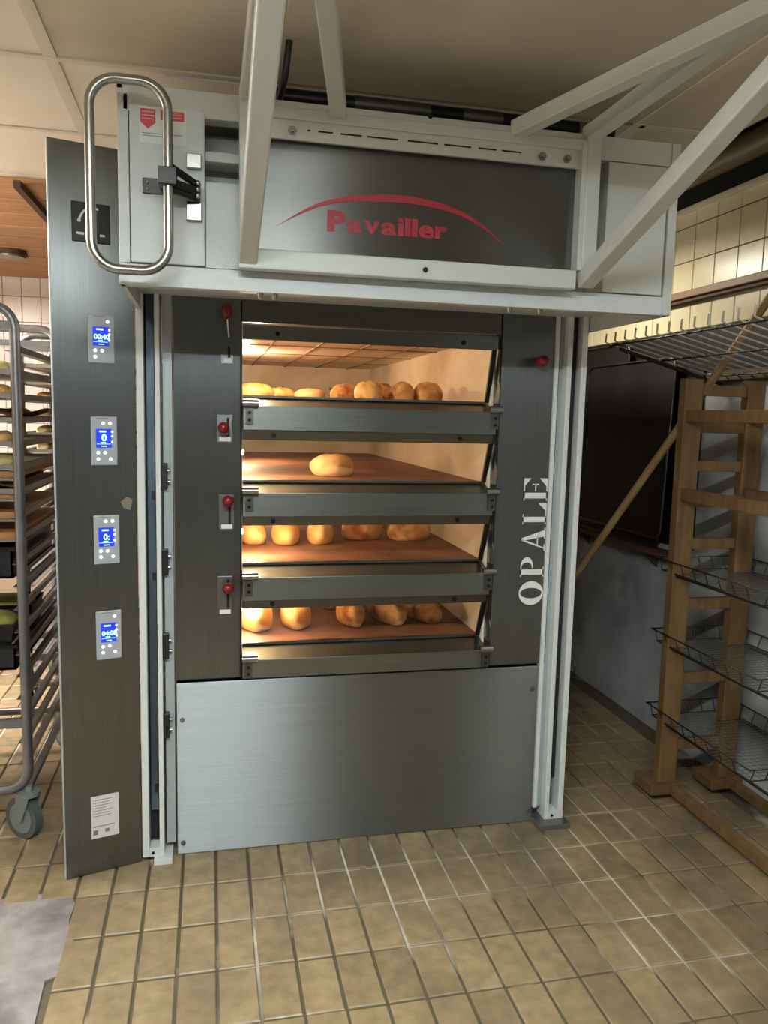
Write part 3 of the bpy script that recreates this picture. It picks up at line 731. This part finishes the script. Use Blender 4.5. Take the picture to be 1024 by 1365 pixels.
loaf((-.062, .54, H[2]), .24, .108, .096, PI/2-.1, 'loaf third from the left in the third deck', g3, 'crust_pale', 1, 12)
loaf((.122, .60, H[2]), .175, .13, .098, .1, 'wide scored loaf fourth from the left in the third deck', g3, 'crust', 2, 13)
loaf((.318, .57, H[2]), .185, .13, .100, -.1, 'rightmost wide loaf in the third deck', g3, 'crust', 2, 14)
g4 = 'loaves in the bottom deck'
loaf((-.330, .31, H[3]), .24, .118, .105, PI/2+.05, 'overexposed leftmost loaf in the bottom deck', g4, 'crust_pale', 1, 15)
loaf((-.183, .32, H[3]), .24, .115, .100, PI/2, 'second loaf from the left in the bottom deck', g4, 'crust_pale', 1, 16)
loaf((-.012, .60, H[3]), .20, .10, .085, PI/2, 'loaf set far back between the second and third front loaves of the bottom deck', g4, 'crust', 1, 17)
loaf((.030, .33, H[3]), .24, .108, .096, PI/2, 'middle front loaf in the bottom deck', g4, 'crust', 1, 18)
loaf((.180, .34, H[3]), .27, .110, .096, PI/2+.25, 'tilted loaf second from the right in the bottom deck', g4, 'crust', 1, 19)
loaf((.322, .35, H[3]), .26, .108, .092, PI/2+.25, 'rightmost tilted loaf in the bottom deck', g4, 'crust', 1, 20)

# ------------------------------------------------------------------ wooden rack with wire trays on the right
rk = thing('wooden_rack', (1.42, -.5, 0), 'tall wooden bakery rack on low casters along the right wall', 'rack')
RX = ((1.245, 1.322), (1.515, 1.592))
for y0 in (.085, -1.45):
    for a, b in RX:
        B('post', 'wood_rack', rk, a, b, y0-.02, y0+.022, .075, 1.67, .003)
    for z, h in ((1.628, .040), (1.492, .050), (1.340, .040), (1.205, .045), (1.040, .042), (.800, .045), (.500, .045), (.225, .045)):
        B('rung', 'wood_rack', rk, RX[0][1], RX[1][0], y0-.012, y0+.012, z-h/2, z+h/2, .002)
    for a, b in RX:
        B('foot_block', 'wood_rack', rk, a-.045, b+.02, y0-.045, y0+.09, .035, .078, .004)
        cs = MB().cyl((a+.0, y0+.02, .018), (a+.022, y0+.02, .018), .018, 12).build('caster', 'rubber', rk)
for z, a in ((1.530, RX[0][0]), (1.232, RX[0][0]), (1.530, RX[1][0]), (1.232, RX[1][0])):
    B('shelf_rail', 'wood_rack', rk, a+.01, a+.045, -1.45, .085, z-.022, z+.022, .002)
for a in (1.275, 1.545): B('base_rail', 'wood_rack', rk, a+.006, a+.038, -1.45, .085, .038, .075, .002)
for z in (.318, .628, .918):
    for x in (1.262, 1.592): B('runner', 'wire_dark', rk, x-.004, x+.004, -1.40, .09, z-.007, z)
def wire_tray(z, label):
    t = thing('wire_tray', (1.43, -.15, z), label, 'wire tray', 'wire trays on the wooden rack')
    x0, x1, y0, y1 = 1.235, 1.615, -.46, .17; zt = z+.052; zb_ = z+.005
    rim = MB()
    for zz, i in ((zt, 0), (zb_, .018)):
        rim.tube([(x0+i, y0+i, zz), (x1-i, y0+i, zz), (x1-i, y1-i, zz), (x0+i, y1-i, zz)], .003, 6, True)
    rim.build('rim', 'wire_dark', t)
    u = MB()
    for k in range(7):
        x = x0+.018+(x1-x0-.036)*k/6; u.cyl((x, y0+.018, zb_), (x, y0, zt), .0022, 5); u.cyl((x, y1-.018, zb_), (x, y1, zt), .0022, 5)
    for k in range(1, 8):
        y = y0+.018+(y1-y0-.036)*k/8; u.cyl((x0+.018, y, zb_), (x0, y, zt), .0022, 5); u.cyl((x1-.018, y, zb_), (x1, y, zt), .0022, 5)
    tag(u.build('side_wires', 'wire_dark', t), kind='stuff')
    g_ = MB()
    for k in range(1, 14):
        x = x0+.018+(x1-x0-.036)*k/14; g_.cyl((x, y0+.018, zb_), (x, y1-.018, zb_), .0012, 4, caps=False)
    for k in range(1, 24):
        y = y0+.018+(y1-y0-.036)*k/24; g_.cyl((x0+.018, y, zb_+.003), (x1-.018, y, zb_+.003), .0012, 4, caps=False)
    tag(g_.build('mesh_floor', 'wire', t), kind='stuff')
wire_tray(.318, 'lowest wire tray on the wooden rack, above the base rails')
wire_tray(.628, 'middle wire tray on the wooden rack')
wire_tray(.918, 'uppermost wire tray on the wooden rack, under the wooden shelf rails')
# hidden box added under the passage lamp to block its downward light
du = thing('lamp_blocker', (.96, 1.1, 2.0), 'flat metal box added behind the hood to block lamp light', 'light blocker')
B('blocker_body', 'galv', du, .72, 1.22, .50, 1.75, 2.00, 2.06, .004)
B('blocker_flange', 'galv', du, .703, .72, .48, 1.77, 1.98, 2.08)
# peel leaning on the wall
pe = thing('baker_peel', (.82, 1.0, 0), 'long wooden peel handle leaning diagonally behind the wooden rack', 'peel')
P1 = Vector((1.099, .60, .801)); DV = Vector((.418, -.60, 1.161))
MB().cyl(P1-DV*.62, P1+DV*1.22, .0165, 12).build('handle', 'wood_pole', pe)
e = P1-DV*.62; MB().bar(e+DV*.03, e-DV*.05, .09, .012, (0, 1, 0)).build('blade', 'wood_pole', pe)
# wire shelf on the wall
ws = thing('wire_shelf', (1.62, 0, 1.76), 'slanted wire shelf with upturned hooks on the right wall', 'shelf')
for k in range(17):
    y = .43-.076*k
    MB().tube([(1.102, y, 1.862), (1.10, y, 1.828), (1.112, y, 1.822), (1.35, y, 1.765), (1.625, y, 1.702)], .0036, 6).build('hook_wire', 'hook_metal', ws)
m = MB()
for x in (1.13, 1.36, 1.60): m.cyl((x, .45, 1.820-(x-1.11)*.234), (x, -.81, 1.820-(x-1.11)*.234), .004, 6)
m.build('cross_wire', 'wire_dark', ws)
for y in (.40, -.6): MB().bar((1.63, y, 1.67), (1.15, y, 1.800), .016, .012).build('bracket', 'wire_dark', ws)
MB().box(1.622, XR, -.85, .46, 1.68, 1.73).build('wall_batten', 'dark_wood', ws)
# black baking sheets leaning on the wall
def sheet(y0, y1, z0, z1, x, lean, label):
    t = thing('baking_sheet', (x, (y0+y1)/2, z0), label, 'baking sheet', 'black baking sheets against the right wall')
    P = rrect((y0+y1)/2, (z0+z1)/2, (y1-y0)/2, (z1-z0)/2, .05, 5)
    f = lambda a, b, d: (x-d+lean*(b-z0), a, b)
    MB().prism([f(a, b, 0) for a, b in P], (-.004, 0, 0)).build('sheet_plate', 'black_tray', t)
    MB().tube([f(a, b, .006) for a, b in P], .006, 6, True).build('rolled_rim', 'steel_dark', t)
sheet(1.10, 1.62, 1.185, 1.90, 1.585, .02, 'small black baking sheet, uppermost of those on the right wall')
sheet(.66, 1.50, .960, 1.80, 1.560, .03, 'large black baking sheet with pale rim leaning on the right wall')
sheet(.74, 1.62, .905, 1.72, 1.600, .02, 'black baking sheet lowest and closest to the right wall')
shb = thing('wall_ledge', (1.62, 1.1, .89), 'narrow dark ledge on the right wall carrying the black sheets', 'ledge')
B('ledge_board', 'dark_wood', shb, 1.545, XR, .60, 1.70, .880, .900, .002)
for y in (.8, 1.5): MB().prism([(XR, y, .88), (1.56, y, .88), (XR, y, .80)], (0, .02, 0)).build('bracket', 'dark_wood', shb)
B('upper_ledge', 'dark_wood', shb, 1.60, XR, 1.08, 1.66, 1.160, 1.178)
pk = thing('wall_plank', (1.60, 1.72, 0), 'narrow brown upright plank against the right wall beside the oven', 'plank')
B('plank_board', 'dark_wood', pk, 1.575, XR-.008, 1.69, 1.76, 0, 1.98, .003)

# ------------------------------------------------------------------ bakery trolleys on the left
CAST = (20, 52, -40, 35)
def trolley(x0, x1, y0, y1, top, label, levels):
    t = thing('bakery_trolley', ((x0+x1)/2, (y0+y1)/2, 0), label, 'trolley', 'bakery trolleys')
    r = .017
    for y in (y0, y1):
        pts = []
        for a, b in rrect((x0+x1)/2, (top+.185)/2, (x1-x0)/2, (top-.185)/2, .07, 5): pts.append((a, y, b))
        MB().tube(pts, r, 10, True).build('end_frame', 'galv', t)
        MB().box(x0, x1, y-.010, y+.010, top-.072, top-.048).build('cross_bar', 'galv', t)
        MB().box(x0, x1, y-.010, y+.010, .41, .44).build('cross_bar', 'galv', t)
    for x in (x0, x1):
        MB().box(x-.012, x+.012, y0, y1, .185, .205).build('side_rail', 'galv', t)
        for z in levels:
            s = 1 if x == x0 else -1
            MB().box(min(x, x+s*.003), max(x, x+s*.003), y0, y1, z-.004, z+.014).box(min(x, x+s*.03), max(x, x+s*.03), y0, y1, z-.007, z-.004).build('runner', 'galv', t)
    for x in (x0, x1):
        for y in (y0, y1):
            th = math.radians(CAST[(x > x0)+2*(y > y0)]); ax_ = Vector((math.cos(th), math.sin(th), 0)); bk = Vector((-math.sin(th), math.cos(th), 0))
            R0 = .074; c = Vector((x, y, R0))+bk*.028
            wv = MB().cyl(c-ax_*.016, c+ax_*.016, R0, 24).build('caster_wheel', 'rubber', t)
            MB().cyl(c-ax_*.018, c+ax_*.018, R0*.72, 20).cyl(c-ax_*.024, c+ax_*.024, .011, 10).build('hub', 'caster_grey', wv)
            fk = MB()
            for sg in (-1, 1):
                q = c+ax_*.024*sg
                fk.prism([q+bk*.012+Vector((0, 0, -.012)), q-bk*.012+Vector((0, 0, -.012)), q-bk*.055+Vector((0, 0, .090)), q+bk*.010+Vector((0, 0, .090))], ax_*.003*sg)
            fk.cyl((x, y, R0+.088), (x, y, R0+.100), .036, 14).cyl((x, y, R0+.098), (x, y, .195), .012, 8)
            fk.build('caster_fork', 'caster_grey', wv)
    return t
LV = [1.690-.0785*k for k in range(19)]
TX0, TX1, TY0, TY1 = -1.735, -1.118, .20, .96
trolley(TX0, TX1, TY0, TY1, 1.826, 'near grey tube trolley loaded with trays, left of the control column', LV)
trolley(-1.345, -.76, 1.32, 2.0, 1.83, 'far grey tube trolley half hidden behind the control column', LV)
ORD = ['first', 'second', 'third', 'fourth', 'fifth', 'sixth', 'seventh', 'eighth', 'ninth', 'tenth', 'eleventh', 'twelfth']
def tray(k, kind, x0=TX0+.012, x1=TX1-.012, y0=TY0+.0, y1=TY1, which='near trolley', n=0):
    z = LV[k]-.004
    nm = {'board': 'wooden proofing board', 'dough': 'metal tray of pale dough pieces', 'bread': 'metal tray of baked rolls', 'couche': 'tray with a crumpled linen cloth'}[kind]
    t = thing('baking_tray' if kind != 'board' else 'proofing_board', ((x0+x1)/2, (y0+y1)/2, z), '%s, %s tray from the top of the %s' % (nm, ORD[n], which), 'tray', 'trays on the '+which)
    if kind == 'board':
        B('board', 'kraft', t, x0, x1, y0+.01, y1-.01, z+.001, z+.022, .003)
        B('edge_strip', 'alu_tray', t, x0, x1, y0-.002, y0+.01, z+.001, z+.012)
        return
    m = MB(); m.box(x0, x1, y0, y1, z+.001, z+.004)
    for a in ((x0, x1, y0, y0+.003), (x0, x1, y1-.003, y1), (x0, x0+.003, y0, y1), (x1-.003, x1, y0, y1)): m.box(*a, z+.004, z+.018)
    m.build('tray_pan', 'alu_tray', t)
    rnd = random.Random(k+100*len(which)+n)
    if kind == 'couche':
        vs = []; fs = []; nx, ny = 16, 6
        for j in range(ny+1):
            for i in range(nx+1):
                vs.append((x0+.01+(x1-x0-.02)*i/nx, y0+.005+(y1-y0-.01)*j/ny, z+.016+.016*(1+math.sin(i*1.9+.4*j))+rnd.uniform(0, .006)))
        for j in range(ny):
            for i in range(nx): a = j*(nx+1)+i; fs.append((a, a+1, a+nx+2, a+nx+1))
        MB().add(vs, fs, True).build('linen_cloth', 'kraft', t)
    else:
        TR.append((t, kind, x0, x1, y0, y1, z+.004, which, n, rnd))
TR = []
kinds = ['dough', 'bread', 'couche', 'bread', 'dough', 'couche', 'board', 'board', 'board', 'board']
lev = [2, 3, 4, 5, 6, 7, 8, 9, 10, 11]
for n, (l, kd) in enumerate(zip(lev[:6], kinds[:6])): tray(l-1 if l == 2 else l-1, kd, n=n)
# four boards on half pitch
for n, zz in enumerate((1.265, 1.196, 1.128, 1.060)):
    t = thing('proofing_board', ((TX0+TX1)/2, TY0, zz), '%s wooden proofing board counted downwards on the near trolley' % ORD[n], 'board', 'proofing boards on the near trolley')
    B('board', 'kraft', t, TX0+.012, TX1-.012, TY0+.01, TY1-.02, zz+.001, zz+.026, .004)
    B('edge_strip', 'alu_tray', t, TX0+.014, TX1-.014, TY0+.002, TY0+.012, zz-.006, zz+.002)
for n, (l, kd) in enumerate(((0, 'dough'), (1, 'dough'), (2, 'bread'), (3, 'dough'), (4, 'dough'), (5, 'dough'), (6, 'dough'))):
    tray(l, kd, -1.333, -.772, 1.32, 2.0, 'far trolley', n)
for t, kind, x0, x1, y0, y1, z, which, n, rnd in TR:
    far = which.startswith('far')
    cols = 4 if not far else 3
    for i in range(cols):
        if far: xi = x0+.07+i*.16; yi = y0+.12
        else: xi = x1-.06-i*.12; yi = y0+.10
        nm = 'pale dough piece' if kind == 'dough' else 'baked roll'
        loaf((xi, yi, z), .16, .085, .046, PI/2, '%s, %s from %s on the %s tray, %s' % (nm, ORD[i], 'left' if far else 'right', ORD[n], which), '%s pieces on the %s' % (nm, which), 'pale_dough' if kind == 'dough' else 'crust', 0, 300+i+n*7)
# black crates and greens
def crate(x0, x1, y0, y1, z0, z1, label, fill=None):
    t = thing('black_crate', ((x0+x1)/2, (y0+y1)/2, z0), label, 'crate', 'black crates on the near trolley')
    th = .008; m = MB()
    m.box(x0, x1, y0, y1, z0, z0+th)
    for a in ((x0, x1, y0, y0+th), (x0, x1, y1-th, y1), (x0, x0+th, y0, y1), (x1-th, x1, y0, y1)): m.box(*a, z0, z1)
    m.build('crate_shell', 'black_plastic', t)
    rim = MB()
    for a in ((x0-.008, x1+.008, y0-.008, y0+.004), (x0-.008, x1+.008, y1-.004, y1+.008), (x0-.008, x0+.004, y0, y1), (x1-.004, x1+.008, y0, y1)): rim.box(*a, z1-.012, z1)
    rim.build('crate_rim', 'black_metal', t)
    return t
crate(-1.70, -1.155, .24, .92, .922, 1.030, 'wide black crate on the near trolley below the proofing boards')
crate(-1.70, -1.155, .24, .92, .600, .690, 'black crate low on the near trolley under the green tins')
for i, (x, y) in enumerate(((-1.26, .34), (-1.26, .62), (-1.52, .34), (-1.52, .62))):
    t = thing('bread_tin', (x, y, .69), ('front right', 'rear right', 'front left', 'rear left')[i]+' tin filled with green dough on the low black crate', 'bread tin', 'tins of green dough')
    m = MB(); a, b = .105, .11; z0, z1 = .691, .765
    bo = [(x-a*.85, y-b*.85, z0), (x+a*.85, y-b*.85, z0), (x+a*.85, y+b*.85, z0), (x-a*.85, y+b*.85, z0)]; to = [(x-a, y-b, z1), (x+a, y-b, z1), (x+a, y+b, z1), (x-a, y+b, z1)]
    m.add(bo+to, [(3, 2, 1, 0), (0, 1, 5, 4), (1, 2, 6, 5), (2, 3, 7, 6), (3, 0, 4, 7)]); m.build('tin', 'black_metal', t)
    MB().sphere((x, y, z1-.012), .10, 14, (.98, 1.02, .30)).build('green_filling', 'green_dough', t)
cl = thing('ceiling_lamp', (-1.64, 2.55, ZC), 'small round dark lamp on the wood plank ceiling', 'lamp')
MB().cyl((-1.64, 2.55, ZC-.030), (-1.64, 2.55, ZC-.06), .085, 18, .095).build('lamp_body', 'dark_wood', cl)
MB().cyl((-1.64, 2.55, ZC-.06), (-1.64, 2.55, ZC-.07), .08, 18).build('lamp_glass', 'alu_tray', cl)
